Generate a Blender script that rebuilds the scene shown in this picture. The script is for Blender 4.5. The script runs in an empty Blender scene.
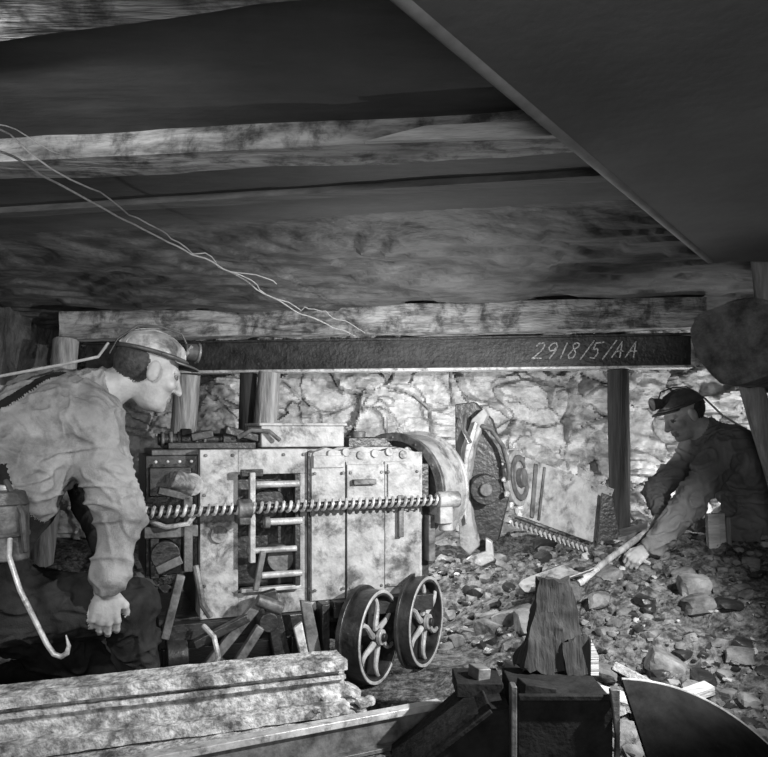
import bpy,bmesh,math,random
import numpy as np
from mathutils import Vector,Matrix,noise
random.seed(7)
V=Vector
scene=bpy.context.scene
try:
    scene.view_settings.view_transform='Standard'
    scene.view_settings.look='None'
except Exception: pass

# ---------------------------------------------------------------- materials
def mat(name,lo,hi,rough=.8,metal=0.,scale=8.,bump=.4,bscale=40.,stretch=(1,1,1),detail=8,spec=.3,p0=.35,p1=.65,bdist=.01,grime=None):
    m=bpy.data.materials.new(name); m.use_nodes=True
    nt=m.node_tree; N=nt.nodes; L=nt.links; b=N['Principled BSDF']
    tc=N.new('ShaderNodeTexCoord'); mp=N.new('ShaderNodeMapping'); mp.inputs['Scale'].default_value=stretch
    L.new(tc.outputs['Object'],mp.inputs['Vector'])
    n1=N.new('ShaderNodeTexNoise'); n1.inputs['Scale'].default_value=scale; n1.inputs['Detail'].default_value=detail; n1.inputs['Roughness'].default_value=.65
    L.new(mp.outputs[0],n1.inputs['Vector'])
    cr=N.new('ShaderNodeValToRGB'); cr.color_ramp.elements[0].position=p0; cr.color_ramp.elements[1].position=p1
    cr.color_ramp.elements[0].color=(lo,lo,lo,1); cr.color_ramp.elements[1].color=(hi,hi,hi,1)
    L.new(n1.outputs['Fac'],cr.inputs[0]); col=cr.outputs[0]
    if grime:
        n3=N.new('ShaderNodeTexNoise'); n3.inputs['Scale'].default_value=grime[0]; n3.inputs['Detail'].default_value=10; n3.inputs['Roughness'].default_value=.72; n3.inputs['Distortion'].default_value=.3
        L.new(tc.outputs['Object'],n3.inputs['Vector'])
        c2=N.new('ShaderNodeValToRGB'); c2.color_ramp.elements[0].position=grime[1]; c2.color_ramp.elements[1].position=grime[2]
        g=grime[3]; c2.color_ramp.elements[0].color=(g,g,g,1); c2.color_ramp.elements[1].color=(1,1,1,1)
        L.new(n3.outputs['Fac'],c2.inputs[0])
        mx=N.new('ShaderNodeMix'); mx.data_type='RGBA'; mx.blend_type='MULTIPLY'; mx.inputs['Factor'].default_value=1
        L.new(col,mx.inputs['A']); L.new(c2.outputs[0],mx.inputs['B']); col=mx.outputs['Result']
    L.new(col,b.inputs['Base Color'])
    b.inputs['Roughness'].default_value=rough; b.inputs['Metallic'].default_value=metal
    b.inputs['Specular IOR Level'].default_value=spec
    n2=N.new('ShaderNodeTexNoise'); n2.inputs['Scale'].default_value=bscale; n2.inputs['Detail'].default_value=6
    L.new(mp.outputs[0],n2.inputs['Vector'])
    bp=N.new('ShaderNodeBump'); bp.inputs['Strength'].default_value=bump; bp.inputs['Distance'].default_value=bdist
    L.new(n2.outputs['Fac'],bp.inputs['Height']); L.new(bp.outputs[0],b.inputs['Normal'])
    return m
M_wall=mat('coal_face_rock',.28,.66,.6,0,7,.7,34,(1,1,1.6),12,.4,.36,.60,.012,grime=(5,.34,.52,.45))
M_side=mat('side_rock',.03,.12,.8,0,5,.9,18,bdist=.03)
M_ceil=mat('slate_roof',.07,.105,.75,0,3,.35,14,(.6,1.6,1),10,.25,bdist=.012,grime=(2.2,.35,.6,.7))
M_ceil2=mat('flaky_slate_roof',.035,.125,.65,0,6,.9,16,(.7,1.4,1),12,.4,p0=.40,p1=.66,bdist=.02)
M_floor=mat('coal_dirt',.03,.25,.9,0,24,1,60,detail=12,bdist=.02,p0=.40,p1=.70)
M_rock=mat('rubble_rock',.05,.27,.8,0,9,.8,40,detail=8,bdist=.01)
M_rockl=mat('pale_rubble_rock',.25,.5,.8,0,9,.8,40,detail=8,bdist=.01)
M_wood=mat('weathered_timber',.12,.46,.8,0,10,.8,40,(.35,2.4,2.4),8,grime=(8,.40,.54,.25))
M_woodm=mat('dark_roof_timber',.06,.13,.8,0,10,.6,40,(.35,2.4,2.4),8)
M_woodl=mat('pale_timber',.30,.6,.75,0,12,.7,40,(.2,3,3),8)
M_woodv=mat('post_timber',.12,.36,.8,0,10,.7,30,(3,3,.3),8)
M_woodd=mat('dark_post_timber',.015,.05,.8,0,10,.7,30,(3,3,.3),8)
M_log=mat('log_bark',.05,.19,.85,0,14,1,30,(1,1,1),9,bdist=.02)
M_board=mat('dark_board',.10,.13,.8,0,4,.2,30,(1,1,1),6,spec=.15)
M_edge=mat('board_edge',.17,.26,.7,0,8,.3,30,(1,1,1),6)
M_steel=mat('grimy_painted_steel',.20,.42,.5,.0,16,.3,60,detail=12,spec=.45,p0=.32,p1=.62,grime=(9,.36,.50,.22))
M_steel2=mat('worn_steel',.22,.55,.42,.2,14,.35,60,detail=9,spec=.6)
M_dark=mat('oily_steel',.008,.04,.4,.1,14,.4,50,spec=.6)
M_black=mat('black_steel',.006,.020,.8,.0,14,.5,50,spec=.15)  # near-black steel with slight tone variation
M_mid=mat('grimy_steel',.04,.18,.5,.1,16,.4,50,spec=.5)
M_bright=mat('bare_steel',.36,.66,.38,.2,14,.3,50,spec=.6,grime=(20,.36,.5,.3))
M_dust=mat('rock_dusted_steel',.20,.66,.85,0,30,.9,70,(1,1,1),12,bdist=.012,p0=.38,p1=.62,grime=(9,.36,.52,.25))
M_skin=mat('skin',.26,.38,.5,0,20,.2,90)
M_skind=mat('lips',.14,.2,.5,0,20,.2,90)
M_hair=mat('hair',.02,.06,.6,0,60,.5,90)
M_eye=mat('eye',.05,.10,.5,0,20,0,90)
M_shirt=mat('work_shirt',.20,.32,.95,0,7,.35,260,spec=.1,grime=(8,.36,.55,.5))
M_over=mat('overalls',.010,.035,.95,0,7,.35,240,spec=.08)
M_over2=mat('jacket_denim',.12,.20,.95,0,7,.35,240,spec=.1)
M_cap=mat('leather_cap',.2,.55,.42,0,14,.3,60,spec=.6,grime=(12,.38,.55,.25))
M_capd=mat('dark_leather',.03,.09,.45,0,14,.3,60,spec=.5)
M_wire=mat('wire_insulation',.25,.42,.6,0,30,.2,60)
M_boot=mat('boot_leather',.02,.08,.5,0,14,.3,60)
M_chalk=mat('chalk',.16,.6,.95,0,120,.3,90,p0=.42,p1=.55)

def link(o,parent=None):
    scene.collection.objects.link(o)
    if parent: o.parent=parent
    return o
def empty(name):
    e=bpy.data.objects.new(name,None); e.empty_display_size=.1
    return link(e)

# ---------------------------------------------------------------- mesh builder
def frame(a):
    a=a.normalized(); r=V((0,0,1)) if abs(a.z)<.9 else V((0,1,0))
    s=a.cross(r).normalized(); u=s.cross(a).normalized(); return a,s,u
class B:
    def __init__(s,name,mats,M=None,bev=.004,sharp=38):
        s.n=name;s.mats=mats;s.M=M or Matrix.Identity(4);s.v=[];s.f=[];s.mi=[];s.bev=bev;s.sh=sharp
    def add(s,vs,fs,m=0):
        o=len(s.v); s.v+= [s.M@V(v) for v in vs]; s.f+=[[i+o for i in f] for f in fs]; s.mi+=[m]*len(fs)
    def box(s,c,sz,rot=(0,0,0),m=0,taper=1.):
        R=Matrix.Rotation(rot[2],3,'Z')@Matrix.Rotation(rot[1],3,'Y')@Matrix.Rotation(rot[0],3,'X')
        vs=[]
        for z in(-1,1):
            k=taper if z>0 else 1
            for x,y in((-1,-1),(1,-1),(1,1),(-1,1)): vs.append(V(c)+R@V((x*sz[0]/2*k,y*sz[1]/2*k,z*sz[2]/2)))
        s.add(vs,[(3,2,1,0),(4,5,6,7),(0,1,5,4),(1,2,6,5),(2,3,7,6),(3,0,4,7)],m)
    def bb(s,lo,hi,m=0):
        s.box([(lo[i]+hi[i])/2 for i in range(3)],[hi[i]-lo[i] for i in range(3)],m=m)
    def cyl(s,p1,p2,r1,r2=None,seg=20,m=0):
        r2=r1 if r2 is None else r2; p1=V(p1);p2=V(p2); a,x,y=frame(p2-p1); vs=[]
        for p,r in((p1,r1),(p2,r2)):
            for i in range(seg):
                t=2*math.pi*i/seg; vs.append(p+x*math.cos(t)*r+y*math.sin(t)*r)
        fs=[(i,(i+1)%seg,seg+(i+1)%seg,seg+i) for i in range(seg)]+[tuple(range(seg))[::-1],tuple(range(seg,2*seg))]
        s.add(vs,fs,m)
    def ring(s,c,ax,Ro,Ri,w,seg=36,m=0,a0=0,a1=2*math.pi):
        c=V(c);a,x,y=frame(V(ax)); full=abs(a1-a0-2*math.pi)<1e-4; n=seg if full else seg+1; vs=[]
        for i in range(n):
            t=a0+(a1-a0)*i/seg; d=x*math.cos(t)+y*math.sin(t)
            vs+=[c+d*Ro,c+d*Ro+a*w,c+d*Ri+a*w,c+d*Ri]
        fs=[]
        for i in range(seg):
            j=(i+1)%n
            for k in range(4): fs.append((i*4+k,j*4+k,j*4+(k+1)%4,i*4+(k+1)%4))
        if not full: fs+=[(3,2,1,0),tuple(4*seg+k for k in range(4))]
        s.add(vs,fs,m)
    def tube(s,pts,r,m=0,seg=8,rs=None):
        pts=[V(p) for p in pts]; vs=[];n=len(pts); px=None
        for i,p in enumerate(pts):
            a=(pts[min(i+1,n-1)]-pts[max(i-1,0)]).normalized()
            if px is None: _,x,_=frame(a)
            else: x=(px-a*px.dot(a)).normalized()
            px=x; y=a.cross(x); rr=rs[i] if rs else r
            for k in range(seg):
                t=2*math.pi*k/seg; vs.append(p+x*math.cos(t)*rr+y*math.sin(t)*rr)
        fs=[(i*seg+k,i*seg+(k+1)%seg,(i+1)*seg+(k+1)%seg,(i+1)*seg+k) for i in range(n-1) for k in range(seg)]
        fs+=[tuple(range(seg))[::-1],tuple(range((n-1)*seg,n*seg))]
        s.add(vs,fs,m)
    def prism(s,poly,ex,m=0):
        n=len(poly);vs=[V(p) for p in poly]+[V(p)+V(ex) for p in poly]
        s.add(vs,[tuple(range(n))[::-1],tuple(range(n,2*n))]+[(i,(i+1)%n,n+(i+1)%n,n+i) for i in range(n)],m)
    def rough(s,p1,p2,sec,n=40,amp=.01,sc=6,m=0,along=.3,taper=1,capamp=.0):
        p1=V(p1);p2=V(p2);a,x,y=frame(p2-p1);k=len(sec);vs=[]
        off=V((random.random()*50,)*3)
        for i in range(n+1):
            t=i/n;p=p1.lerp(p2,t);tp=1+(taper-1)*t
            for q in sec:
                d=x*q[0]*tp+y*q[1]*tp; w=p+d
                q3=V((t*(p2-p1).length*sc*along,q[0]*sc,q[1]*sc))+off
                dd=noise.fractal(q3,1,2,5)*amp+noise.noise(q3*.35)*amp
                vs.append(w+d.normalized()*dd+a*(noise.noise(q3*3)*capamp if i in(0,n) else 0))
        fs=[(i*k+j,i*k+(j+1)%k,(i+1)*k+(j+1)%k,(i+1)*k+j) for i in range(n) for j in range(k)]
        fs+=[tuple(range(k))[::-1],tuple(range(n*k,(n+1)*k))]
        s.add(vs,fs,m)
    def bolt(s,c,n=(0,-1,0),r=.007,h=.006,m=0):
        c=V(c); s.cyl(c,c+V(n)*h,r,r*.9,6,m)
    def helix(s,p1,p2,r,tr,pitch,m=0):
        p1=V(p1);p2=V(p2);a,x,y=frame(p2-p1);L=(p2-p1).length;n=int(L/pitch*14)
        s.tube([p1+a*L*i/n+(x*math.cos(2*math.pi*i/14)+y*math.sin(2*math.pi*i/14))*r for i in range(n+1)],tr,m,6)
    def rock(s,c,r,m=0,sub=2,flat=.7):
        bm=bmesh.new(); bmesh.ops.create_icosphere(bm,subdivisions=sub,radius=1)
        o=V((random.random()*99,random.random()*99,0)); R=Matrix.Rotation(random.random()*6.3,3,'Z')@Matrix.Rotation(random.random()*1.2-.6,3,'X')
        sx,sy,sz=random.uniform(.7,1.3),random.uniform(.7,1.2),random.uniform(.4,flat+.2)
        vs=[]
        for v in bm.verts:
            p=v.co*(1+.45*noise.noise(v.co*1.1+o)+.15*noise.noise(v.co*3+o))
            p=V((max(-.75,min(.75,p.x)),max(-.8,min(.8,p.y)),max(-.7,min(.7,p.z))))
            vs.append(V(c)+R@V((p.x*sx*r,p.y*sy*r,p.z*sz*r)))
        s.add(vs,[[v.index for v in f.verts] for f in bm.faces],m); bm.free()
    def make(s,parent=None):
        me=bpy.data.meshes.new(s.n); me.from_pydata([tuple(v) for v in s.v],[],[tuple(f) for f in s.f])
        for m in s.mats: me.materials.append(m)
        me.polygons.foreach_set('material_index',s.mi); me.update()
        bm=bmesh.new();bm.from_mesh(me);bmesh.ops.recalc_face_normals(bm,faces=bm.faces);bm.to_mesh(me);bm.free()
        me.polygons.foreach_set('use_smooth',[True]*len(me.polygons))
        me.set_sharp_from_angle(angle=math.radians(s.sh))
        o=bpy.data.objects.new(s.n,me); link(o,parent)
        if s.bev:
            b=o.modifiers.new('bevel','BEVEL');b.width=s.bev;b.segments=2;b.limit_method='ANGLE';b.angle_limit=math.radians(50);b.use_clamp_overlap=True
        return o
def circ(r,n=18): return [(r*math.cos(2*math.pi*i/n),r*math.sin(2*math.pi*i/n)) for i in range(n)]
def rect(w,h,n=5):
    p=[];w/=2;h/=2
    for a,b in(((-w,-h),(w,-h)),((w,-h),(w,h)),((w,h),(-w,h)),((-w,h),(-w,-h))):
        for i in range(n): t=i/n;p.append((a[0]+(b[0]-a[0])*t,a[1]+(b[1]-a[1])*t))
    return p
def grid(name,fn,nu,nv,m,sharp=180,m2=None,sel=None):
    vs=[tuple(fn(i/nu,j/nv)) for j in range(nv+1) for i in range(nu+1)]
    fs=[(j*(nu+1)+i,j*(nu+1)+i+1,(j+1)*(nu+1)+i+1,(j+1)*(nu+1)+i) for j in range(nv) for i in range(nu)]
    me=bpy.data.meshes.new(name);me.from_pydata(vs,[],fs);me.materials.append(m);me.update()
    me.polygons.foreach_set('use_smooth',[True]*len(me.polygons))
    if m2:
        me.materials.append(m2); me.polygons.foreach_set('material_index',[1 if sel(vs[f[0]]) else 0 for f in fs])
    if sharp<180: me.set_sharp_from_angle(angle=math.radians(sharp))
    o=bpy.data.objects.new(name,me);return link(o)
def sstep(a,b,x):
    t=max(0,min(1,(x-a)/(b-a)));return t*t*(3-2*t)

# ---------------------------------------------------------------- room shell
def fh(x,y):
    right=sstep(.15,1.1,x)
    h=.30*sstep(2.3,3.6,y)*right + .26*sstep(3.45,4.3,y)*(1-right) + .10*sstep(1.3,2.3,y)*sstep(.75,1.5,x)
    p=V((x,y,0))
    h+= (noise.fractal(p*5,1,2,5)*.034+noise.fractal(p*2+V((9,3,1)),1,2,3)*.028)*(.35+.65*sstep(.1,.6,x)+.5*sstep(3.2,3.8,y)*(1-right))
    h+= (max(0,noise.noise(p*17))*.024+noise.noise(p*38)*.010)*sstep(.2,.6,x)
    return h
grid('floor',lambda u,v:(lambda x,y:(x,y,fh(x,y)))(-2.4+5*u,-1+6.2*v),420,500,M_floor,30)
def ch(x,y):
    p=V((x*1.2,y*3,0)); k=sstep(2.75,3.0,y+.2*x)
    h=1.70-.04*k-.06*sstep(3.0,4.0,y)
    h+=noise.fractal(p*1.3,1,2,5)*.018*(.25+.75*k)
    q=noise.noise(V((x*.9,y*2.2,3)))+.5*noise.noise(V((x*3,y*5,8)))
    h-=k*.035*(math.floor(q*4)/4+sstep(.0,.12,(q*4)%1)/4)*2
    return h
grid('ceiling',lambda u,v:(lambda x,y:(x,y,ch(x,y)))(-2.4+5*u,-1+6.2*v),260,460,M_ceil,40,M_ceil2,lambda p:p[1]+.2*p[0]>2.72)
def wallf(u,v):
    x=-2.5+5.2*u;z=-.1+1.9*v
    p=V((x*1.7,0,z*2.2)); p2=p+V((noise.noise(p*1.5),0,noise.noise(p*1.5+V((5,5,5))))).xyz*.3
    d,pts=noise.voronoi(p2*1.5)
    c=noise.cell(pts[0]*13.7)
    dd,ptt=noise.voronoi(p2*4.5); c2=noise.cell(ptt[0]*17.1)
    crack=min(.03,(d[1]-d[0]))/.03
    y=4.72-.12*x-.11*c-.04*c2+.04*(1-crack)-.03*noise.fractal(p*6,1,2,5)
    y-=.14*sstep(.95,.6,z)
    return (x,y,z)
grid('wall_back',wallf,480,190,M_wall,35)
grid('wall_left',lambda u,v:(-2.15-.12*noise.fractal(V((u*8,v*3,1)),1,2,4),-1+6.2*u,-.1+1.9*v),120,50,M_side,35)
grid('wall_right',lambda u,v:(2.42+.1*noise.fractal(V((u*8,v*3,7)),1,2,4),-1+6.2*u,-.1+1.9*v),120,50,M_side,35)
grid('wall_front',lambda u,v:(-2.4+5*u,-.98+.03*noise.noise(V((u*8,v*3,7))),-.1+1.9*v),40,20,M_side,35)

# ---------------------------------------------------------------- roof timbers
def crossbeam(name,y0,sl,zb,h,w,x1,x2,m,amp=.006):
    b=B(name,[m],bev=0)
    b.rough((x1,y0+sl*x1,zb+h/2),(x2,y0+sl*x2,zb+h/2),rect(w,h,6),120,amp,9); return b.make()
crossbeam('roof_beam',1.16,-.24,1.635,.08,.12,-2,1.6,M_wood,.008)
crossbeam('roof_beam',1.97,-.13,1.640,.07,.14,-2.1,1.9,M_wood,.014)
crossbeam('roof_beam',2.42,-.20,1.680,.04,.06,-2.1,2.1,M_woodm,.004)
crossbeam('roof_beam',4.14,-.145,1.445,.150,.15,-1.82,1.62,M_wood,.011)
b=B('timber_facing',[M_woodl],bev=.002)
def yl(x): return 1.97-.13*x-.088
b.prism([(-.05,yl(-.05),1.640),(.50,yl(.50),1.630),(.50,yl(.50),1.672),(.1,yl(.1),1.672)],(0.002,.02,0)); b.make()
b=B('steel_girder',[M_dark,M_bright],bev=.003)
p1=V((-1.75,4.52,0));p2=V((1.62,4.06,0));d=(p2-p1);ga=math.atan2(d.y,d.x);c=(p1+p2)/2
b.box((c.x,c.y,1.355),(d.length,.03,.17),(0,0,ga),0)
b.box((c.x,c.y,1.262),(d.length,.11,.016),(0,0,ga),1)
b.box((c.x,c.y,1.433),(d.length,.09,.014),(0,0,ga),0)
b.make()
G={'2':[[(0,.8),(.15,1),(.4,1),(.52,.8),(.4,.5),(0,.0),(.2,.06),(.6,.02)]],
 '9':[[(.5,.75),(.35,1),(.1,.95),(0,.7),(.12,.5),(.35,.52),(.5,.8),(.45,.4),(.25,0)]],
 '1':[[(.2,1),(.12,0)]],
 '8':[[(.45,.9),(.25,1),(.08,.85),(.2,.6),(.42,.35),(.35,.05),(.12,0),(0,.2),(.15,.5),(.45,.75),(.45,.9)]],
 '/':[[(.45,1.1),(0,-.1)]],
 '5':[[(.1,.95),(.05,.55),(.3,.6),(.42,.3),(.3,.0),(0,.05)],[(.1,.95),(.55,1.0)]],
 'A':[[(0,0),(.3,1),(.5,0)],[(.1,.4),(.55,.42)]]}
b=B('chalk_number',[M_chalk],bev=0); x0=.80
for chh in '2918/5/AA':
    for st in G[chh]:
        pts=[]
        for i in range(len(st)-1):
            for k in range(4):
                t=k/4;pts.append((st[i][0]*(1-t)+st[i+1][0]*t,st[i][1]*(1-t)+st[i+1][1]*t))
        pts.append(st[-1]); sz=.085; w=[]
        for q in pts:
            px=x0+(q[0]+.35*q[1])*sz; pz=1.315+q[1]*sz*1.0
            w.append((px,4.52+(px+1.75)*d.y/d.x-.017,pz))
        b.tube(w,.0042,0,6)
    x0+=(.045 if chh in '1/' else .07)
b.make()
b=B('roof_board',[M_board,M_edge],bev=.003)
b.prism([(-.66,.145,1.572),(1.244,2.93,1.572),(2.3,2.93,1.572),(2.3,.145,1.572)],(0,0,.035),0)
b.tube([(-.66,.145,1.582),(1.244,2.93,1.582)],.017,1,10)
b.make()
def post(name,p1,p2,r,m,taper=1):
    b=B(name,[m],bev=0);b.rough(p1,p2,circ(r,16),30,.006,9,along=.25,taper=taper,capamp=.004);return b.make()
post('timber_prop',(-1.23,4.5,.1),(-1.13,4.42,1.25),.075,M_woodv)
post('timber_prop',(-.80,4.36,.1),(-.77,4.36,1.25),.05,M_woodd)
post('timber_prop',(-.72,4.25,.1),(-.64,4.30,1.25),.07,M_woodv,.85)
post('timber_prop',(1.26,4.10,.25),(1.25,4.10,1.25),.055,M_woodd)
post('timber_prop',(-1.83,4.05,.1),(-1.78,4.3,1.43),.07,M_woodv)
post('timber_prop',(1.79,3.24,.28),(1.56,3.28,1.14),.05,M_woodv)
b=B('roof_log',[M_log],bev=0); b.rough((1.37,2.98,1.29),(1.80,3.55,1.30),circ(.165,26),40,.03,6,along=.5,capamp=.05); b.make()
post('roof_packing_prop',(1.50,3.0,1.42),(1.47,3.0,1.66),.045,M_woodv)

# ---------------------------------------------------------------- wires
b=B('blasting_wire',[M_wire],bev=0)
def wv(p,n=10,j=.012):
    out=[];P=[V(q) for q in p]
    for i in range(len(P)-1):
        for k in range(n):
            t=k/n;q=P[i].lerp(P[i+1],t);out.append(q+V((noise.noise(q*7),noise.noise(q*7+V((4,4,4))),noise.noise(q*7+V((8,1,4)))))*j)
    out.append(P[-1]);return out
b.tube(wv([(-.82,1.2,1.56),(-.80,1.6,1.51),(-.80,1.9,1.53),(-.70,2.4,1.53),(-.58,2.9,1.53),(-.40,3.4,1.46),(-.151,4.0,1.42)]),.0028,0,6)
b.tube(wv([(-.86,1.3,1.57),(-.79,1.75,1.54),(-.69,2.35,1.545),(-.60,2.85,1.54),(-.36,3.3,1.46),(-.30,3.7,1.50),(-.1,4.03,1.44)],10,.03),.0022,0,6)
b.tube(wv([(-.58,2.9,1.53),(-.5,2.93,1.52),(-.42,3.0,1.5)],6,.02),.0022,0,6)
b.tube(wv([(-.84,1.5,1.56),(-.76,1.75,1.56),(-.74,1.85,1.58)],8,.02),.0015,0,6)
b.make()

# ---------------------------------------------------------------- coal cutting machine
mach=empty('coal_cutting_machine')
MM=Matrix.Translation((-.647,2.70,0))@Matrix.Rotation(math.radians(21.3),4,'Z')
b=B('body',[M_steel,M_dark,M_mid,M_bright],MM,.006)
b.bb((.0,.12,.27),(.85,.50,.85),1)
b.bb((.0,.0,.262),(.134,.13,.86)); b.bb((.134,.0,.77),(.39,.13,.86)); b.bb((.134,.0,.262),(.39,.13,.345)); b.bb((.362,.0,.345),(.39,.13,.77))
b.bb((.395,-.012,.262),(.85,.13,.845))
b.bb((.40,-.022,.30),(.53,.0,.83)); b.bb((.535,-.03,.285),(.685,.0,.80)); b.bb((.69,-.02,.33),(.835,.0,.81))
b.bb((.388,-.014,.27),(.398,.01,.85),1); b.bb((.5305,-.024,.29),(.5345,.0,.81),1); b.bb((.6855,-.022,.33),(.6895,.0,.80),1)
b.bb((.405,-.03,.79),(.525,-.01,.835),0); b.bb((.70,-.028,.62),(.83,-.01,.80),0)
b.bb((-.0,.13,.845),(.82,.5,.862),0)
for x in(.02,.115,.30,.375): b.bolt((x,0,.84),m=2)
for x in(.02,.21,.375): b.bolt((x,0,.285),m=2)
for z in(.38,.70): b.bolt((.015,0,z),m=2)
for x0,x1 in((.41,.52),(.548,.672),(.70,.82)):
    for x in(x0,x1):
        for z in(.34,.77): b.bolt((x,-.028,z),m=2)
for i in range(7): b.cyl((.42+.058*i,-.02,.835+.006*(i%3)),(.42+.058*i,.06,.838),.016,m=0)
b.prism([(.40,-.01,.84),(.46,-.01,.865),(.52,-.01,.85),(.60,-.01,.868),(.68,-.01,.85),(.76,-.01,.862),(.84,-.01,.84)],(0,.05,0),0)
b.cyl((.065,-.0,.56),(.065,-.012,.56),.03,m=0)
b.box((.60,-.04,.735),(.09,.02,.02),m=2); b.box((.75,-.032,.60),(.02,.02,.16),m=2)
b.make(mach)
b=B('feed_frame',[M_steel2,M_dark,M_mid],MM,.003)
for z,x0,x1,r in((.735,.17,.35,.012),(.60,.22,.36,.013),(.50,.16,.34,.011),(.41,.19,.36,.012)):
    b.cyl((x0,-.035,z),(x1,-.035,z),r,m=0); b.cyl((x0,-.035,z),(x0+.02,-.035,z),r*1.7,m=2)
b.bb((.165,-.06,.46),(.185,-.03,.78),0); b.bb((.135,-.05,.765),(.215,-.03,.79),1); b.bb((.335,-.03,.36),(.355,0,.77),1)
b.bb((.135,.08,.35),(.36,.12,.77),1); b.cyl((.25,.02,.64),(.25,.11,.64),.075,m=1)
b.cyl((.25,-.0,.64),(.25,.03,.64),.03,m=2); b.cyl((.29,.0,.46),(.29,.11,.46),.05,m=2)
b.bb((.14,-.03,.35),(.36,-.0,.365),0); b.box((.20,-.05,.43),(.02,.02,.14),(0,.2,0),2)
b.make(mach)
b=B('feed_screw',[M_bright,M_dark,M_steel],MM,0)
b.cyl((-.22,-.085,.655),(.93,-.085,.662),.0125,m=1)
b.helix((-.22,-.085,.655),(.90,-.085,.662),.0165,.0062,.026,0)
b.make(mach)
b=B('screw_bearings',[M_steel,M_mid,M_dark,M_bright],MM,.004)
b.cyl((.88,-.085,.662),(.97,-.085,.662),.032,m=0); b.bb((.885,-.10,.57),(.94,.02,.66),0); b.cyl((.93,-.06,.54),(.93,-.06,.67),.028,m=0)
b.bb((.86,-.05,.42),(.89,.0,.60),1); b.bb((.84,-.01,.35),(.88,.03,.80),2)
b.cyl((.115,-.085,.656),(.165,-.085,.656),.034,m=1); b.bb((.12,-.1,.60),(.16,.0,.64),1)
b.make(mach)
b=B('drive_end',[M_dark,M_mid,M_bright,M_steel],MM,.004)
b.bb((-.18,.05,.42),(.0,.42,.84),0); b.bb((-.17,.0,.70),(-.03,.08,.80),0)
b.cyl((-.09,-.02,.76),(-.02,-.03,.73),.035,m=3); b.cyl((-.03,-.02,.74),(-.03,.08,.74),.04,m=3); b.box((-.09,-.02,.71),(.11,.04,.025),(0,.25,0),1)
b.bb((-.19,-.03,.56),(-.01,.06,.60),1); b.cyl((-.12,-.03,.50),(-.12,.08,.50),.05,m=0); b.box((-.11,-.04,.47),(.09,.03,.03),(0,-.4,0),1)
b.bb((-.06,-.04,.44),(-.03,.05,.70),1); b.bb((-.17,-.02,.42),(-.14,.04,.66),0)
b.tube([(-.17,-.03,.62),(-.12,-.06,.60),(-.05,-.07,.61),(-.01,-.06,.66)],.009,2)
b.tube([(-.02,-.03,.46),(-.01,-.05,.40),(.0,-.05,.33),(.03,-.04,.28)],.012,1)
for i in range(4): b.bolt((-.15+.04*i,-.0,.82),m=2)
b.bb((-.16,.05,.84),(.05,.4,.86),1)
b.make(mach)
b=B('top_gear',[M_dark,M_steel,M_mid,M_bright],MM,.004)
b.bb((.235,.08,.865),(.56,.34,.955),1); b.bb((.225,.07,.945),(.57,.35,.957),1)
b.cyl((-.13,.16,.895),(.22,.16,.895),.022,m=0); b.cyl((-.05,.16,.895),(-.01,.16,.895),.04,m=0); b.cyl((.10,.16,.895),(.15,.16,.895),.042,m=0)
b.bb((-.10,.1,.86),(.22,.3,.885),0); b.box((.17,.12,.915),(.13,.05,.03),(0,.25,0),0); b.box((.02,.1,.91),(.08,.04,.03),(0,-.2,0),0)
for i in range(6): b.ring((-.12+.03*i,.16,.895),(1,0,0),.03,.02,.012,14,m=2)
b.tube([(.15,.1,.90),(.20,.08,.93),(.26,.06,.925),(.30,.05,.89)],.008,2)
b.bb((.60,.15,.86),(.80,.4,.90),0); b.cyl((.66,.2,.88),(.66,.2,.925),.03,m=2)
b.make(mach)
b=B('underframe',[M_dark,M_mid,M_bright,M_steel],MM,.004)
b.bb((-.14,.02,.16),(.62,.48,.27),0); b.bb((-.12,-.03,.20),(.40,.03,.26),0)
b.box((.10,-.08,.22),(.28,.03,.035),(0,-.85,0),1); b.box((.06,-.09,.24),(.20,.03,.03),(0,-.4,0),0)
b.prism([(.20,-.10,.36),(.25,-.10,.37),(.31,-.10,.10),(.30,-.10,.03),(.26,-.10,.03),(.23,-.10,.20)],(0,.03,0),0)
b.prism([(.33,-.13,.33),(.37,-.13,.32),(.42,-.13,.08),(.40,-.13,.05),(.37,-.13,.06),(.35,-.13,.20)],(0,.025,0),1)
b.prism([(.30,-.15,.24),(.33,-.15,.26),(.37,-.15,.06),(.35,-.15,.04)],(0,.02,0),2)
b.cyl((.18,-.10,.34),(.27,-.10,.30),.022,m=1); b.cyl((.22,-.12,.26),(.22,-.0,.26),.035,m=0)
b.cyl((-.15,-.16,.09),(-.07,-.10,.09),.042,m=1); b.ring((-.155,-.165,.09),(.8,.6,0),.05,.022,.018,m=1)
b.cyl((-.12,-.05,.16),(-.05,-.05,.16),.05,m=0); b.bb((-.02,-.16,.05),(.16,-.06,.10),0)
b.cyl((.05,-.17,.10),(.05,-.06,.10),.045,m=1); b.ring((.05,-.18,.10),(0,1,0),.05,.03,.02,m=3)
b.box((.13,-.13,.17),(.03,.03,.20),(0,.6,0),1); b.tube([(.0,-.07,.26),(.03,-.12,.23),(.04,-.15,.17),(.02,-.15,.1)],.009,2)
b.box((-.10,-.06,.33),(.03,.03,.22),(0,.25,0),1); b.bb((-.16,-.04,.0),(.48,.42,.05),0); b.bb((-.13,.0,.05),(-.05,.4,.17),0); b.bb((.33,.0,.05),(.45,.4,.17),0)
b.bb((.42,-.09,.10),(.45,-.0,.30),0)
b.make(mach)
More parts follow.
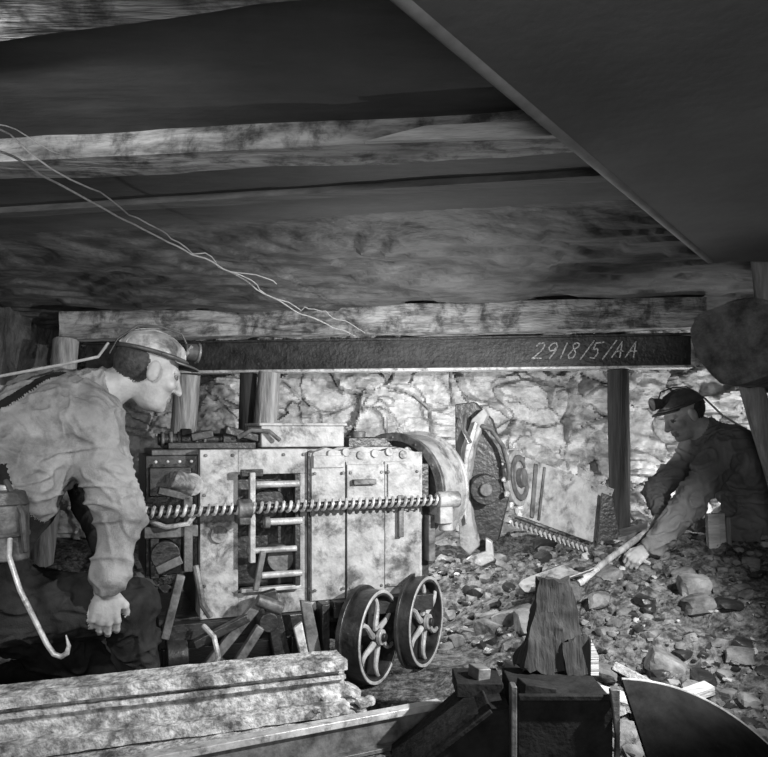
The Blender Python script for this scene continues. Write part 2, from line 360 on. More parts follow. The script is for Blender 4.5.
def wheel(name,c,R,w):
    b=B(name,[M_dark,M_steel2,M_bright],None,.002); n=V((.90,-.43,0)).normalized(); c=V(c); bk=-n
    b.ring(c,bk,R,R*.88,w,48,m=0); b.ring(c+n*.002,bk,R*1.0,R*.93,.010,48,m=1); b.ring(c+bk*w*.8,bk,R*1.08,R*.9,w*.22,48,m=0)
    b.cyl(c+bk*w*.7,c+bk*w*.75,R*.9,m=0,seg=40)
    b.cyl(c+n*.012,c+bk*w*.6,R*.17,m=1); b.cyl(c+n*.025,c+n*.012,R*.09,m=0)
    a,x,y=frame(n)
    for i in range(6):
        t=2*math.pi*i/6+.2
        P=[]
        for k in range(8):
            q=k/7; rr=R*(.14+.76*q); tt=t+.38*math.sin(q*2.6)
            P.append(c+bk*.015+(x*math.cos(tt)+y*math.sin(tt))*rr)
        b.tube(P,.012,1,8,rs=[.0125-.005*k/7 for k in range(8)])
    return b.make(mach)
wheel('wheel_near',(-.015,2.79,.178),.168,.085)
wheel('wheel_far',(.166,2.97,.19),.172,.055)
b=B('axle',[M_dark],None,.003); b.cyl((-.015,2.79,.178),(-.40,2.98,.178),.03); b.cyl((.166,2.97,.19),(-.25,3.17,.19),.03)
b.box((-.05,3.02,.27),(.4,.3,.06),(0,0,.37)); b.make(mach)
b=B('drum_guard',[M_dark,M_steel,M_mid,M_bright],None,.004)
c=V((.045,3.12,.685));ax=V((.55,.83,0)).normalized()
b.cyl(c,c+ax*.02,.205,seg=48,m=0); b.ring(c-ax*.015,ax,.225,.20,.20,56,m=1); b.ring(c-ax*.02,ax,.235,.20,.022,56,m=2)
b.ring(c+ax*.17,ax,.24,.19,.02,56,m=3)
b.cyl(c-ax*.05,c,.06,m=2); b.box(c+V((.02,-.03,.13)),(.10,.03,.05),(0,.4,.5),2); b.cyl(c+V((.05,-.05,.16)),c+V((.05,-.01,.16)),.018,m=3)
for i in range(12):
    t=i*math.pi/6;a_,x_,y_=frame(ax); b.bolt(c-ax*.018+(x_*math.cos(t)+y_*math.sin(t))*.215,-ax,m=2)
b.cyl(c+ax*.16,c+ax*.45,.10,m=0)
b.make(mach)
b=B('cutter_head',[M_dark,M_mid,M_bright,M_steel],None,.004)
b.prism([(.345,3.5,.40),(.39,3.5,.36),(.43,3.5,.40),(.40,3.5,.52),(.385,3.5,.70),(.41,3.5,.86),(.47,3.5,1.00),(.455,3.5,1.03),(.40,3.5,.98),(.35,3.5,.84),(.335,3.5,.62)],(.02,.05,0),3)
b.prism([(.35,3.47,.62),(.365,3.47,.84),(.41,3.47,.97),(.425,3.47,.96),(.38,3.47,.80),(.37,3.47,.5)],(.01,.04,0),2)
b.prism([(.33,3.56,.80),(.33,3.56,1.05),(.42,3.56,1.06),(.50,3.56,.98),(.56,3.56,.80),(.58,3.56,.62),(.53,3.56,.42),(.46,3.56,.36),(.40,3.56,.40),(.38,3.56,.6)],(.02,.09,0),0)
b.prism([(.40,3.48,.36),(.37,3.48,.34),(.44,3.48,.31),(.50,3.48,.34),(.49,3.48,.42),(.46,3.48,.44),(.46,3.48,.38)],(.01,.05,0),2)
b.tube([(.44,3.5,.95),(.49,3.5,.93),(.54,3.5,.86),(.565,3.5,.78),(.57,3.5,.70)],.010,1)
b.cyl((.46,3.47,.66),(.46,3.56,.66),.07,m=0); b.cyl((.46,3.45,.66),(.46,3.5,.66),.03,m=1)
b.tube([(.37,3.49,1.0),(.36,3.47,.93),(.39,3.46,.87)],.010,1)
s=V((.615,3.66,.70));sa=V((.85,-.5,.1)).normalized();a_,x_,y_=frame(sa)
b.cyl(s,s+sa*.03,.135,seg=32,m=3); b.ring(s+sa*.03,sa,.11,.08,.012,28,m=1); b.cyl(s+sa*.03,s+sa*.06,.045,m=1)
for i in range(14):
    t=2*math.pi*i/14; q=s+sa*.015+(x_*math.cos(t)+y_*math.sin(t))*.145; b.cyl(q,q+(x_*math.cos(t)+y_*math.sin(t))*.03,.016,.006,8,m=2)
b.make(mach)
b=B('cutter_jib',[M_steel,M_dark,M_bright,M_mid],None,.003)
TL,TR,BR,BL=V((.68,3.70,.80)),V((1.17,3.90,.63)),V((1.06,3.86,.36)),V((.665,3.70,.51))
b.prism([TL,TR,BR,BL],(-.015,.05,0),0)
u=(TR-TL)
for t,m,w in((.10,3,.02),(.20,3,.012)):
    p=TL.lerp(TR,t);q=BL.lerp(BR,t); d=(q-p)
    b.prism([p+d*.05+V((0,-.012,0)),p+u*w*2+d*.05+V((0,-.012,0)),q+u*w*2-d*.05+V((0,-.012,0)),q-d*.05+V((0,-.012,0))],(0,.014,0),m)
for t in(.5,.74,.95): b.bolt(TL.lerp(TR,t)+V((0,-.002,-.03)),m=3)
for i in range(17):
    t=i/16; p=BL.lerp(BR,t)+V((-.06,-.02,-.015)); b.box(p,(.022,.05,.028),(0,.5,.4),3)
    b.cyl(p+V((0,-.02,0)),p+V((.005,-.055,-.022)),.009,.003,8,m=2)
b.box((BL+BR)/2+V((-.05,.03,-.01)),((BR-BL).length,.06,.02),(0,.36,.38),1)
b.make(mach)

# ---------------------------------------------------------------- foreground steelwork
b=B('dusted_steel_beam',[M_dust,M_mid],bev=0)
P1,P2=V((-1.25,1.94,0)),V((-.13,2.36,0))
def sec(zc,h,w,dy,m=0,amp=.0035):
    dn=V((.35,-.94,0))
    b.rough(P1+dn*dy+V((0,0,zc)),P2+dn*dy+V((0,0,zc)),rect(w,h,5),110,amp,16,m=m,along=1)
sec(.225,.03,.12,0); sec(.15,.15,.05,.0); sec(.185,.014,.02,.035); sec(.10,.035,.09,.035,amp=.005); sec(.05,.05,.16,.05,amp=.007)
for i in range(26):
    q=P2+V((random.gauss(-.03,.04),random.gauss(0,.04),0)); b.rock((q.x+.04,q.y-.02,random.uniform(.02,.13)),random.uniform(.015,.035))
b.make()
b=B('steel_rail',[M_mid,M_bright],bev=.002)
q1,q2=V((-1.15,1.66,.10)),V((.17,2.33,.10)); d=q2-q1; an=math.atan2(d.y,d.x); c=(q1+q2)/2
b.box(c,(d.length,.04,.02),(0,0,an),1); b.box(c+V((0,0,-.045)),(d.length,.012,.08),(0,0,an),0); b.box(c+V((0,0,-.088)),(d.length,.08,.012),(0,0,an),0); b.make()
b=B('steel_pedestal',[M_black,M_mid,M_woodl],bev=.003)
b.bb((.345,1.98,.0),(.59,2.25,.235),0); b.bb((.325,1.96,.0),(.340,2.0,.275),1); b.bb((.345,1.965,.235),(.60,1.985,.25),0)
b.prism([(.575,1.95,.27),(.60,1.95,.27),(.60,1.95,.0),(.585,1.95,.0),(.59,1.95,.15)],(0,.02,0),1)
b.prism([(.02,2.0,.01),(.22,2.0,.19),(.33,2.0,.205),(.33,2.0,.01)],(0,.22,0),0)
b.box((.15,2.1,.11),(.32,.26,.012),(0,-.66,0),0)
b.bb((.20,2.12,.19),(.33,2.26,.23),0); b.box((.40,2.02,.25),(.09,.06,.03),(0,.2,.2),0); b.box((.27,2.18,.240),(.04,.06,.04),(0,.1,.4),1)
b.make()
b=B('splintered_timber_chock',[M_woodd,M_woodl],bev=0)
b.rough((.495,2.25,.235),(.50,2.26,.49),rect(.20,.12,7),34,.018,13,0,.8,.42,.02)
b.rough((.44,2.22,.235),(.46,2.24,.40),rect(.08,.08,5),18,.012,14,0,.8,.7,.02)
b.rough((.56,2.2,.235),(.545,2.21,.33),rect(.09,.06,5),14,.010,14,0,.8,.8,.02)
b.prism([(.585,2.17,.34),(.607,2.17,.29),(.607,2.17,.235),(.585,2.17,.235)],(0,.03,0),1)  # pale sliver puts the lit right edge of the chock into colour
b.make()
b=B('bent_steel_pan',[M_black,M_bright],bev=0)
P=[];n=18
for i in range(n+1):
    t=i/n; P.append((.60+.38*t,1.98-.05*t,.27-.17*t**2.2))
vs=[];fs=[]
for i,p in enumerate(P):
    w=.35; vs+=[(p[0],p[1]-w,p[2]-.16),(p[0]+.03,p[1]+.05,p[2]),(p[0]+.03,p[1]+.06,p[2]-.012),(p[0],p[1]-w,p[2]-.172)]
for i in range(n):
    for k in range(4): fs.append((i*4+k,i*4+4+k,i*4+4+(k+1)%4,i*4+(k+1)%4))
fs+=[(0,1,2,3),(4*n+3,4*n+2,4*n+1,4*n)]
b.add(vs,fs,0); b.tube([(p[0]+.03,p[1]+.055,p[2]) for p in P],.004,1,8); b.make()

# ---------------------------------------------------------------- rubble
b=B('coal_rubble',[M_rock,M_dark,M_rockl],bev=0,sharp=28)
for i in range(3600):
    x=random.uniform(.1,2.1);y=random.uniform(1.5,4.2)
    if x<.66 and y<2.35: continue
    if x<.40 and 2.55<y<3.2: continue
    r=min(.07,.006+random.expovariate(1/.010))
    if 1.0<x<2.1 and 3.3<y<4.1: r=min(r,.03)
    b.rock((x,y,fh(x,y)+r*.05),r,random.choice([0]*10+[1]*6+[2]),1 if r<.02 else 2)
for i in range(160):
    x=random.uniform(-1.5,.2);y=random.uniform(3.6,4.2);r=min(.07,.015+random.expovariate(1/.02)); b.rock((x,y,fh(x,y)+r*.2),r,0)
for i in range(60):
    x=random.uniform(-.5,.5);y=random.uniform(2.38,2.62);r=min(.03,.006+random.expovariate(1/.008))
    b.rock((x,y,fh(x,y)+r*.2),r,random.choice([0,1,2]),1)
for x,y,r in((1.0,2.7,.08),(.85,2.5,.05),(1.25,3.1,.07),(.62,3.2,.09),(1.5,2.75,.07),(.55,3.35,.08),(.8,3.3,.07),(1.35,2.35,.05),(1.1,2.2,.05),(.98,3.35,.06),(.45,3.3,.07)):
    b.rock((x,y,fh(x,y)+r*.1),r,0,3)
b.make()
b=B('timber_scrap',[M_woodl,M_woodv],bev=.002)
b.box((.78,2.45,fh(.78,2.45)+.03),(.20,.08,.03),(.1,.12,-.5),0)
b.box((.86,2.62,fh(.86,2.62)+.04),(.05,.16,.03),(.2,.5,.7),0)
b.box((1.02,2.5,fh(1.02,2.5)+.03),(.10,.05,.03),(.1,-.2,.3),0)
b.make()
b=B('timber_wedge_stake',[M_woodl,M_woodv],bev=.003)
b.box((1.50,3.5,.44),(.055,.03,.22),(0,-.06,.1),0); b.box((1.54,3.51,.44),(.035,.03,.22),(0,-.06,.1),0); b.box((1.575,3.51,.43),(.02,.02,.2),(0,-.06,.1),1); b.make()
b=B('steel_angle_plate',[M_mid,M_dark],bev=.003)
b.prism([(1.08,3.80,.62),(1.13,3.80,.60),(1.18,3.80,.36),(1.05,3.80,.34)],(0,.02,0),1)
b.prism([(1.15,3.78,.40),(1.30,3.78,.44),(1.34,3.78,.38),(1.15,3.78,.33)],(.05,.15,.02),0); b.make()

# ---------------------------------------------------------------- people (smooth-blended continuous bodies)
class Fig:
    def __init__(s): s.p=[]
    def cap(s,a,b,ra,rb,l,k=.03): s.p.append(('c',np.array(a,float),np.array(b,float),ra,rb,l,k))
    def ell(s,c,r,R,l,k=.02): s.p.append(('e',np.array(c,float),np.array(r,float),np.array(R,float),0,l,k))
    def one(s,q,P):
        if q[0]=='c':
            ba=q[2]-q[1]; pa=P-q[1]; t=np.clip(pa@ba/max(1e-9,ba@ba),0,1)
            return np.linalg.norm(pa-t[:,None]*ba,axis=1)-(q[3]+(q[4]-q[3])*t)
        l=(P-q[1])@q[3]; k0=np.linalg.norm(l/q[2],axis=1); k1=np.linalg.norm(l/q[2]**2,axis=1)+1e-9
        return k0*(k0-1)/k1
    def sdf(s,P,lab=False):
        d=None; best=None
        for q in s.p:
            di=s.one(q,P); k=q[6]
            if d is None: d=di.copy()
            else:
                h=np.clip(.5+.5*(d-di)/k,0,1); d=d*(1-h)+di*h-k*h*(1-h)
            if lab:
                if best is None: best=di.copy(); L=np.full(len(P),q[5])
                else: mk=di<best; best[mk]=di[mk]; L[mk]=q[5]
        return (d,L) if lab else d
    def build(s,name,mats,parent,vox,cloth=(),wr=.006,bands=None):
        vs=[];fs=[]
        def rev(a,b,ra,rb,Rm=None,sc=None,seg=16):
            o=len(vs)
            if sc is None:
                A=V(a);Bq=V(b)
                if (Bq-A).length<1e-6: Bq=A+V((0,0,1e-4))
                ax,x,y=frame(Bq-A)
                prof=[(A,ra,t) for t in np.linspace(-math.pi/2+.25,0,4)]+[(Bq,rb,t) for t in np.linspace(0,math.pi/2-.25,4)]
                for c,r,t in prof:
                    for i in range(seg):
                        th=2*math.pi*i/seg; vs.append(c+ax*math.sin(t)*r+(x*math.cos(th)+y*math.sin(th))*math.cos(t)*r)
                n=8
            else:
                n=9
                for t in np.linspace(-math.pi/2+.2,math.pi/2-.2,n):
                    for i in range(seg):
                        th=2*math.pi*i/seg; l=np.array([math.cos(th)*math.cos(t)*sc[0],math.sin(th)*math.cos(t)*sc[1],math.sin(t)*sc[2]])
                        vs.append(V(Rm@l+a))
            for j in range(n-1):
                for i in range(seg): fs.append((o+j*seg+i,o+j*seg+(i+1)%seg,o+(j+1)*seg+(i+1)%seg,o+(j+1)*seg+i))
            fs.append(tuple(o+i for i in range(seg))[::-1]); fs.append(tuple(o+(n-1)*seg+i for i in range(seg)))
        for q in s.p:
            if q[0]=='c': rev(q[1],q[2],q[3],q[4])
            else: rev(q[1],None,0,0,q[3],q[2])
        me=bpy.data.meshes.new('tmp');me.from_pydata([tuple(v) for v in vs],[],fs)
        bm=bmesh.new();bm.from_mesh(me);bmesh.ops.recalc_face_normals(bm,faces=bm.faces);bm.to_mesh(me);bm.free()
        o=bpy.data.objects.new('tmp',me);link(o)
        md=o.modifiers.new('r','REMESH');md.mode='VOXEL';md.voxel_size=vox
        dg=bpy.context.evaluated_depsgraph_get(); dg.update()
        m2=bpy.data.meshes.new_from_object(o.evaluated_get(dg)); bpy.data.objects.remove(o)
        n=len(m2.vertices);P=np.empty(n*3);m2.vertices.foreach_get('co',P);P=P.reshape(-1,3)
        def grad(P,e=.0012):
            return np.stack([s.sdf(P+np.array(d)*e)-s.sdf(P-np.array(d)*e) for d in((1,0,0),(0,1,0),(0,0,1))],1)/(2*e)
        for it in range(3):
            d=s.sdf(P);g=grad(P);gl=np.maximum(np.linalg.norm(g,axis=1),.3);P=P-np.clip(d,-.02,.02)[:,None]*g/(gl**2)[:,None]
        g=grad(P);g/=np.maximum(np.linalg.norm(g,axis=1),1e-6)[:,None]
        _,L=s.sdf(P,True)
        disp=np.zeros(n)
        idx=np.where(np.isin(L,cloth))[0]
        for i in idx:
            p=V(P[i]); wq=V((noise.noise(p*5),noise.noise(p*5+V((3,7,1))),noise.noise(p*5+V((9,2,6)))))*.9
            n1=noise.noise(V((p.x*8,p.y*8,p.z*17))+wq); n2=noise.noise(V((p.x*17+p.z*10,p.y*17,p.z*10-p.x*8))+wq*1.6+V((5,5,5))); n3=noise.noise(p*34)
            disp[i]=wr*(1.8*max(0,1-abs(n1)*5)**1.3+1.1*max(0,1-abs(n2)*4.5)**1.2-.5+.25*n3+.8*n1)
        if bands is not None:
            for bl,fn,hgt in bands:
                mk=fn(P,L); disp[mk]=disp[mk]*.3+hgt; L[mk]=bl
        P=P+g*disp[:,None]
        m2.vertices.foreach_set('co',P.ravel())
        for m in mats: m2.materials.append(m)
        lp=np.empty(len(m2.polygons),int); m2.polygons.foreach_get('loop_start',lp)
        vi=np.empty(len(m2.loops),int); m2.loops.foreach_get('vertex_index',vi)
        m2.polygons.foreach_set('material_index',L[vi[lp]].astype(np.int32))
        m2.polygons.foreach_set('use_smooth',[True]*len(m2.polygons)); m2.update()
        m2.name=name; ob=bpy.data.objects.new(name,m2); link(ob,parent); return ob
# labels 0 shirt 1 overalls 2 skin 3 lips 4 hair 5 eye 6 boot 7 strap
def axes(f,u=(0,0,1)):
    f=V(f).normalized();r=f.cross(V(u)).normalized();u=r.cross(f).normalized();return r,f,u
def head(F,c,f,up=(0,0,1)):
    r,f,u=axes(f,up);R=np.array([[r[i],f[i],u[i]] for i in range(3)]);c=V(c)
    def W(x,y,z): return c+r*x+f*y+u*z
    F.ell(W(0,-.012,.035),(.076,.094,.086),R,2,.02); F.ell(W(0,.028,-.03),(.060,.064,.085),R,2,.02); F.ell(W(0,.042,-.088),(.044,.044,.034),R,2,.02)
    F.ell(W(0,.076,-.102),(.018,.014,.015),R,2,.012)
    F.ell(W(0,-.042,.012),(.077,.070,.075),R,4,.01)
    for s_ in(-1,1):
        F.ell(W(s_*.045,.062,-.028),(.022,.022,.02),R,2,.015)
        F.ell(W(s_*.078,-.004,-.012),(.010,.020,.033),R,2,.006)
        F.ell(W(s_*.030,.079,.0),(.011,.010,.007),R,5,.004)
        F.cap(W(s_*.012,.086,.018),W(s_*.045,.072,.016),.009,.007,2,.012)
        F.cap(W(s_*.018,.080,-.010),W(s_*.038,.073,-.010),.006,.005,2,.010)
        F.ell(W(s_*.012,.100,-.038),(.009,.011,.008),R,2,.006)
    F.cap(W(0,.090,.010),W(0,.113,-.036),.008,.012,2,.010)
    F.cap(W(-.02,.084,-.062),W(.02,.084,-.062),.007,.007,3,.005); F.cap(W(-.017,.084,-.074),W(.017,.084,-.074),.008,.008,3,.005)
    return W,(r,f,u)
def hand(F,w,d,nrm,side,curl=.5,sc=1.):
    d=V(d).normalized();z=V(nrm);z=(z-d*z.dot(d)).normalized();x=d.cross(z).normalized()*side;w=V(w)
    R=np.array([[x[i],d[i],z[i]] for i in range(3)])
    def W(a,b,c): return w+(x*a+d*b+z*c)*sc
    F.ell(W(0,.048,0),(.040*sc,.052*sc,.015*sc),R,2,.010)
    for bx,by,ln,r in((.033,.086,.074,.0088),(.011,.092,.084,.0090),(-.011,.088,.077,.0086),(-.032,.080,.060,.0078)):
        F.cap(W(bx*.5,.02,0),W(bx,by,0),.012*sc,.0105*sc,2,.006)
        p=V((bx,by,0));an=0
        for fr in(.45,.31,.24):
            an+=curl*(1 if fr==.45 else 1.15)
            q=p+V((bx*.09,math.cos(an),-math.sin(an)))*ln*fr
            F.cap(W(*p),W(*q),r*sc,r*.92*sc,2,.003);p=q
    F.cap(W(.022,.015,-.004),W(.050,.048,-.014),.015*sc,.012*sc,2,.008); F.cap(W(.050,.048,-.014),W(.056,.076,-.032),.0115*sc,.0095*sc,2,.004); F.cap(W(.056,.076,-.032),W(.050,.098,-.046),.0098*sc,.0085*sc,2,.004)
def miner_cap(name,c,ax,parent,m0):
    r,f,u=ax; M=Matrix(((r.x,f.x,u.x,c.x),(r.y,f.y,u.y,c.y),(r.z,f.z,u.z,c.z),(0,0,0,1)))
    M=M@Matrix.Translation((0,-.005,.042))@Matrix.Rotation(math.radians(6),4,'X')
    b=B(name,[m0,M_capd,M_bright,M_mid],M,.0015,50)
    vs=[];fs=[];n=32;k=12
    for j in range(k):
        t=j/(k-1)*math.pi/2*.97; rr=math.cos(t)**.8
        for i in range(n):
            a=2*math.pi*i/n; w=1+.03*math.sin(a*3+j)
            vs.append((.089*rr*math.cos(a)*w,.107*rr*math.sin(a)*w,.078*math.sin(t)+.004*noise.noise(V((i*.5,j*.7,0)))))
    for j in range(k-1):
        for i in range(n): fs.append((j*n+i,j*n+(i+1)%n,(j+1)*n+(i+1)%n,(j+1)*n+i))
    fs+=[tuple(range(n))[::-1],tuple(range((k-1)*n,k*n))]
    b.add(vs,fs,0)
    b.tube([(.092*math.cos(2*math.pi*i/32),.110*math.sin(2*math.pi*i/32),.004) for i in range(33)],.007,1,8)
    for s_ in(-1,0,1): b.tube([(s_*.035,.107*math.cos(t)*(1-.1*abs(s_)),.003+(.079-.008*abs(s_))*math.sin(t)) for t in np.linspace(.15,3.0,16)],.0025,0,6)
    poly=[]
    for i in range(13):
        t=math.pi*(.12+.76*i/12); poly.append((.088*math.cos(t),.155*math.sin(t),-.012+.004*math.sin(t)))
    for i in range(12,-1,-1):
        t=math.pi*(.12+.76*i/12); poly.append((.084*math.cos(t),.100*math.sin(t),.002))
    b.prism(poly,(0,0,.006),1)
    b.box((0,.100,.042),(.05,.012,.05),(-.35,0,0),1)
    b.cyl((0,.095,.045),(0,.135,.052),.024,.031,24,1); b.ring((0,.133,.052),(0,1,.15),.034,.028,.008,28,3); b.cyl((0,.130,.052),(0,.138,.052),.026,m=3)
    b.tube([(0,.10,.065),(.01,.07,.095),(.02,.0,.094),(.02,-.07,.075),(.01,-.115,.02),(0,-.125,-.03)],.0035,1,8)
    b.make(parent); return M

FM=[M_shirt,M_over,M_skin,M_skind,M_hair,M_eye,M_boot,M_over]
# ---- miner at the left, crouched over the machine
g=empty('miner')
F=Fig()
R_=V((.66,-.75,0))
def wide(p,w,r,l,k=.05): p=V(p); F.cap(p-R_*w,p+R_*w,r,r,l,k)
wide((-1.0,2.32,.965),.12,.115,0); wide((-1.06,2.27,.88),.11,.135,0); wide((-1.12,2.21,.76),.10,.145,0); wide((-1.17,2.15,.62),.08,.14,1); wide((-1.18,2.12,.50),.08,.135,1)
F.cap((-1.02,2.30,1.0),(-1.13,2.20,.90),.11,.12,0,.05)
F.cap((-.92,2.36,1.02),(-.80,2.38,1.08),.062,.055,2,.02)
F.cap((-.99,2.33,1.02),(-.90,2.36,1.04),.09,.07,0,.04)
F.cap((-.905,2.36,1.035),(-.885,2.365,1.05),.073,.071,0,.008)
sR=V((-.845,2.20,.95));eR=V((-.755,2.20,.67));wR=V((-.775,2.17,.52))
F.cap((-.97,2.30,.98),sR,.095,.088,0,.05);F.cap(sR,eR,.084,.066,0,.03);F.cap(eR,wR,.062,.050,0,.02);F.cap(wR+V((0,0,.01)),wR+V((0,0,-.005)),.052,.052,0,.006);F.cap(wR,wR+V((-.005,.0,-.04)),.032,.029,2,.004)
sL=V((-1.02,2.50,.95));eL=V((-.98,2.58,.68));wL=V((-.90,2.48,.56))
F.cap((-.98,2.38,.98),sL,.09,.08,0,.05);F.cap(sL,eL,.075,.058,0,.03);F.cap(eL,wL,.055,.04,0,.02)
hipR=V((-1.12,2.10,.45));kR=V((-.77,2.32,.40));aR=V((-.75,2.40,.10))
F.cap(hipR,kR,.115,.085,1,.05);F.cap(kR,aR,.078,.055,1,.02);F.cap(aR+V((-.05,.0,-.045)),aR+V((.12,.06,-.055)),.045,.038,6,.02)
hipL=V((-1.22,2.28,.46));kL=V((-.92,2.52,.13));aL=V((-1.30,2.50,.10))
F.cap(hipL,kL,.115,.085,1,.05);F.cap(kL,aL,.08,.06,1,.03);F.cap(aL,aL+V((-.10,.0,-.02)),.05,.042,6,.02)
hand(F,wR+V((-.01,.0,-.045)),(-.10,.15,-.95),(.35,-.9,.1),-1,.45,1.05)
hand(F,wL,(.6,-.6,-.55),(.1,-.1,1),-1,.5,.95)
HC=V((-.735,2.40,1.12))
W,ax=head(F,HC,(.78,.52,-.34),(.2,.1,1))
def strap(P,L):
    q=(P-np.array([-1.05,2.28,.9]))@np.array(R_)
    return ((abs(q-.11)<.018)|(abs(q+.11)<.018))&(L==0)&(P[:,0]<-.93)
def bib(P,L):
    return (L==0)&(P[:,0]+.35*P[:,2]<-.70)&(P[:,2]<.84)
F.build('body',FM,g,.0045,(0,1),.0055,[(7,strap,.005),(1,bib,.004)])
miner_cap('cap_with_lamp',HC,ax,g,M_cap)
b=B('battery_and_cable',[M_mid,M_bright,M_wire,M_capd],None,.004)
b.tube([W(.0,-.14,.03),(-.86,2.31,1.15),(-.95,2.22,1.115),(-1.06,2.10,1.075),(-1.12,2.02,.98),(-1.10,1.98,.85)],.0045,2)
b.cyl((-.965,1.96,.60),(-.965,1.96,.74),.055,m=0); b.cyl((-.965,1.96,.74),(-.965,1.96,.775),.058,.045,m=3); b.cyl((-.965,1.96,.775),(-.965,1.96,.79),.02,m=1)
b.ring((-.965,1.96,.66),(0,0,1),.058,.05,.012,m=0)
b.tube([(-1.0,2.0,.74),(-.96,1.95,.80),(-.91,1.93,.72),(-.905,1.94,.62)],.008,3)
b.make(g)
b=B('carry_hook',[M_bright],None,0)
b.tube([(-.925,1.90,.66),(-.913,1.87,.622),(-.877,1.85,.545),(-.841,1.85,.472),(-.812,1.85,.414),(-.795,1.85,.390),(-.778,1.85,.384),(-.764,1.85,.392),(-.759,1.85,.41),(-.766,1.85,.436)],.006,0,10,rs=[.0065]*8+[.005,.0015]); b.make(g)

# ---- miner at the right, shovelling
g2=empty('miner')
F=Fig(); R_=V((-.1,.99,0))
FM2=[M_over2,M_over2,M_skin,M_skind,M_hair,M_eye,M_boot,M_over]
wide((1.66,3.78,.83),.11,.115,0); wide((1.74,3.79,.76),.10,.135,0); wide((1.82,3.80,.68),.08,.145,0); wide((1.90,3.80,.60),.07,.14,1); wide((1.93,3.80,.55),.08,.135,1)
F.cap((1.60,3.78,.90),(1.52,3.77,.96),.062,.055,2,.02); F.cap((1.66,3.78,.87),(1.59,3.78,.91),.085,.068,0,.04)
F.cap((1.605,3.78,.90),(1.585,3.78,.915),.072,.070,0,.008)
sL=V((1.58,3.60,.82));eL=V((1.38,3.50,.58));wL=V((1.20,3.43,.41))
F.cap((1.67,3.72,.84),sL,.09,.085,0,.05);F.cap(sL,eL,.083,.066,0,.03);F.cap(eL,wL,.063,.048,0,.02);F.cap(wL,wL+V((-.03,0,-.015)),.034,.03,2,.004)
sR=V((1.60,3.95,.81));eR=V((1.38,3.90,.62));wR=V((1.33,3.66,.52))
F.cap((1.67,3.85,.84),sR,.09,.08,0,.05);F.cap(sR,eR,.075,.058,0,.03);F.cap(eR,wR,.058,.042,0,.02)
for yy in(3.70,3.92):
    h_=V((1.90,yy,.52));k_=V((1.62,yy-.02,.38));a_=V((1.98,yy,.36))
    F.cap(h_,k_,.11,.085,1,.05);F.cap(k_,a_,.078,.06,1,.03);F.cap(a_,a_+V((.12,0,-.02)),.05,.042,6,.02)
sh0=V((.86,3.34,.275));sh1=V((1.42,3.66,.555));sd=(sh1-sh0).normalized()
hand(F,wL+V((-.03,-.005,-.012)),(-.75,-.2,-.5),(-.2,-.6,.7),1,.85,.95)
hand(F,wR+V((-.005,.0,.0)),(-.4,-.85,-.2),(.3,0,1),-1,.9,.95)
W,ax=head(F,(1.47,3.77,1.01),(-.87,-.12,-.42),(-.2,0,1))
F.build('body',FM2,g2,.006,(0,1),.007)
miner_cap('cap_with_lamp',V((1.47,3.77,1.01)),ax,g2,M_capd)
b=B('lamp_cable',[M_wire],None,0); b.tube([W(0,-.13,.03),(1.64,3.72,1.0),(1.74,3.68,.93),(1.84,3.66,.84)],.005,0); b.make(g2)
b=B('shovel',[M_woodv,M_bright],None,.001)
b.tube([sh0,sh0.lerp(sh1,.3)+V((0,0,.01)),sh0.lerp(sh1,.6)+V((0,0,.01)),sh1],.015,0,12)
nx,ny=8,8
dv=V((-.85,-.3,-.22)).normalized();sv=V((.3,-.92,.1)).normalized();up=sv.cross(dv).normalized()
if up.z<0: up=-up
vs=[];fs=[]
for lay in(0,.004):
    for j in range(ny+1):
        for i in range(nx+1):
            u_=i/nx*2-1;t=j/ny; w=.12*(1 if t<.6 else math.sqrt(max(.02,1-((t-.6)/.45)**2)))
            vs.append(sh0+dv*(.28*t-.01)+sv*u_*w+up*(.03*u_*u_+lay+.03))
K=(nx+1)*(ny+1)
for j in range(ny):
    for i in range(nx):
        q=j*(nx+1)+i; fs+=[(q,q+1,q+nx+2,q+nx+1),(K+q,K+q+nx+1,K+q+nx+2,K+q+1)]
for i in range(nx): fs+=[(i,K+i,K+i+1,i+1),(ny*(nx+1)+i,ny*(nx+1)+i+1,K+ny*(nx+1)+i+1,K+ny*(nx+1)+i)]
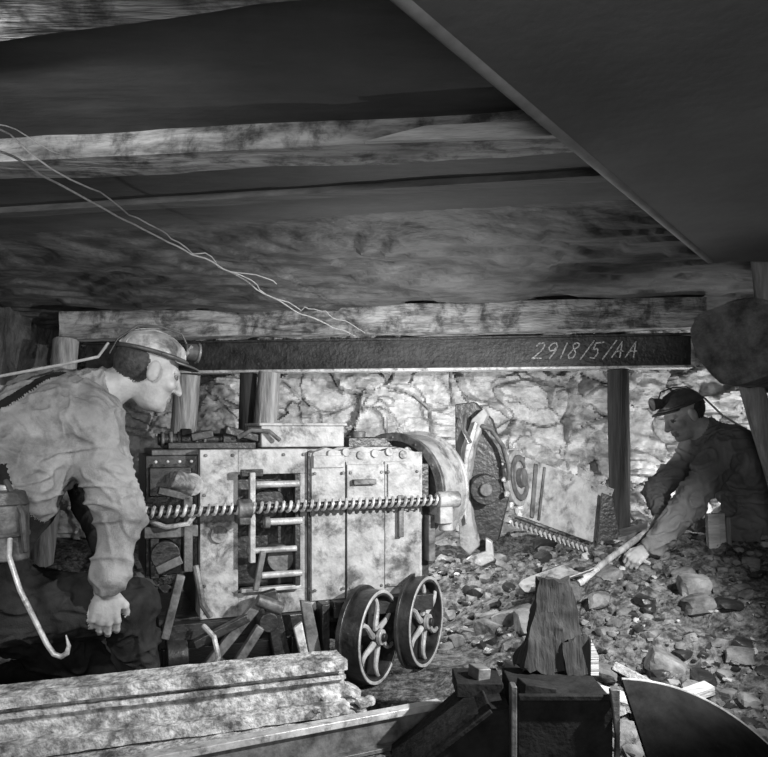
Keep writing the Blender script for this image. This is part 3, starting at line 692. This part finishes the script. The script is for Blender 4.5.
for j in range(ny): fs+=[(j*(nx+1),(j+1)*(nx+1),K+(j+1)*(nx+1),K+j*(nx+1)),(j*(nx+1)+nx,K+j*(nx+1)+nx,K+(j+1)*(nx+1)+nx,(j+1)*(nx+1)+nx)]
b.add(vs,fs,1); b.cyl(sh0+sd*.10,sh0-sd*.03,.018,.022,m=1); b.make()

# ---------------------------------------------------------------- lights
def spot(name,p,t,W_,ang,r=.05,blend=.6):
    l=bpy.data.lights.new(name,'SPOT');l.energy=W_;l.spot_size=math.radians(ang);l.spot_blend=blend;l.shadow_soft_size=r
    o=bpy.data.objects.new(name,l);o.location=p;o.rotation_euler=(V(t)-V(p)).to_track_quat('-Z','Y').to_euler();link(o)
def pnt(name,p,W_,r=.04):
    l=bpy.data.lights.new(name,'POINT');l.energy=W_;l.shadow_soft_size=r;o=bpy.data.objects.new(name,l);o.location=p;link(o)
def area(name,p,t,W_,sz):
    l=bpy.data.lights.new(name,'AREA');l.energy=W_;l.size=sz;o=bpy.data.objects.new(name,l);o.location=p;o.rotation_euler=(V(t)-V(p)).to_track_quat('-Z','Y').to_euler();link(o)
spot('flash_right',(1.30,1.72,1.26),(.15,3.0,.45),275,92,.02)
spot('flash_left',(-.75,.55,1.40),(-.9,2.3,1.05),75,76,.04)
pnt('flash_hidden_behind_machine',(.12,3.72,.70),34,.04)
pnt('added_wall_fill',(1.78,4.12,.75),11,.04)  # added lamp, hidden behind the miner, to brighten the right-hand rock face
area('added_haze_fill',(.1,-.6,1.0),(0,3,1.1),25,.8)  # soft fill added behind the camera to lift the blacks like haze
w=bpy.data.worlds.new('World');scene.world=w;w.use_nodes=True;w.node_tree.nodes['Background'].inputs[0].default_value=(.02,.02,.02,1)

# ---------------------------------------------------------------- camera
cd=bpy.data.cameras.new('camera');cd.sensor_width=36;cd.lens=36;cd.shift_y=.067;cd.clip_start=.02
co=bpy.data.objects.new('camera',cd);co.location=(0,0,.93);co.rotation_euler=(math.pi/2,0,0);link(co);scene.camera=co
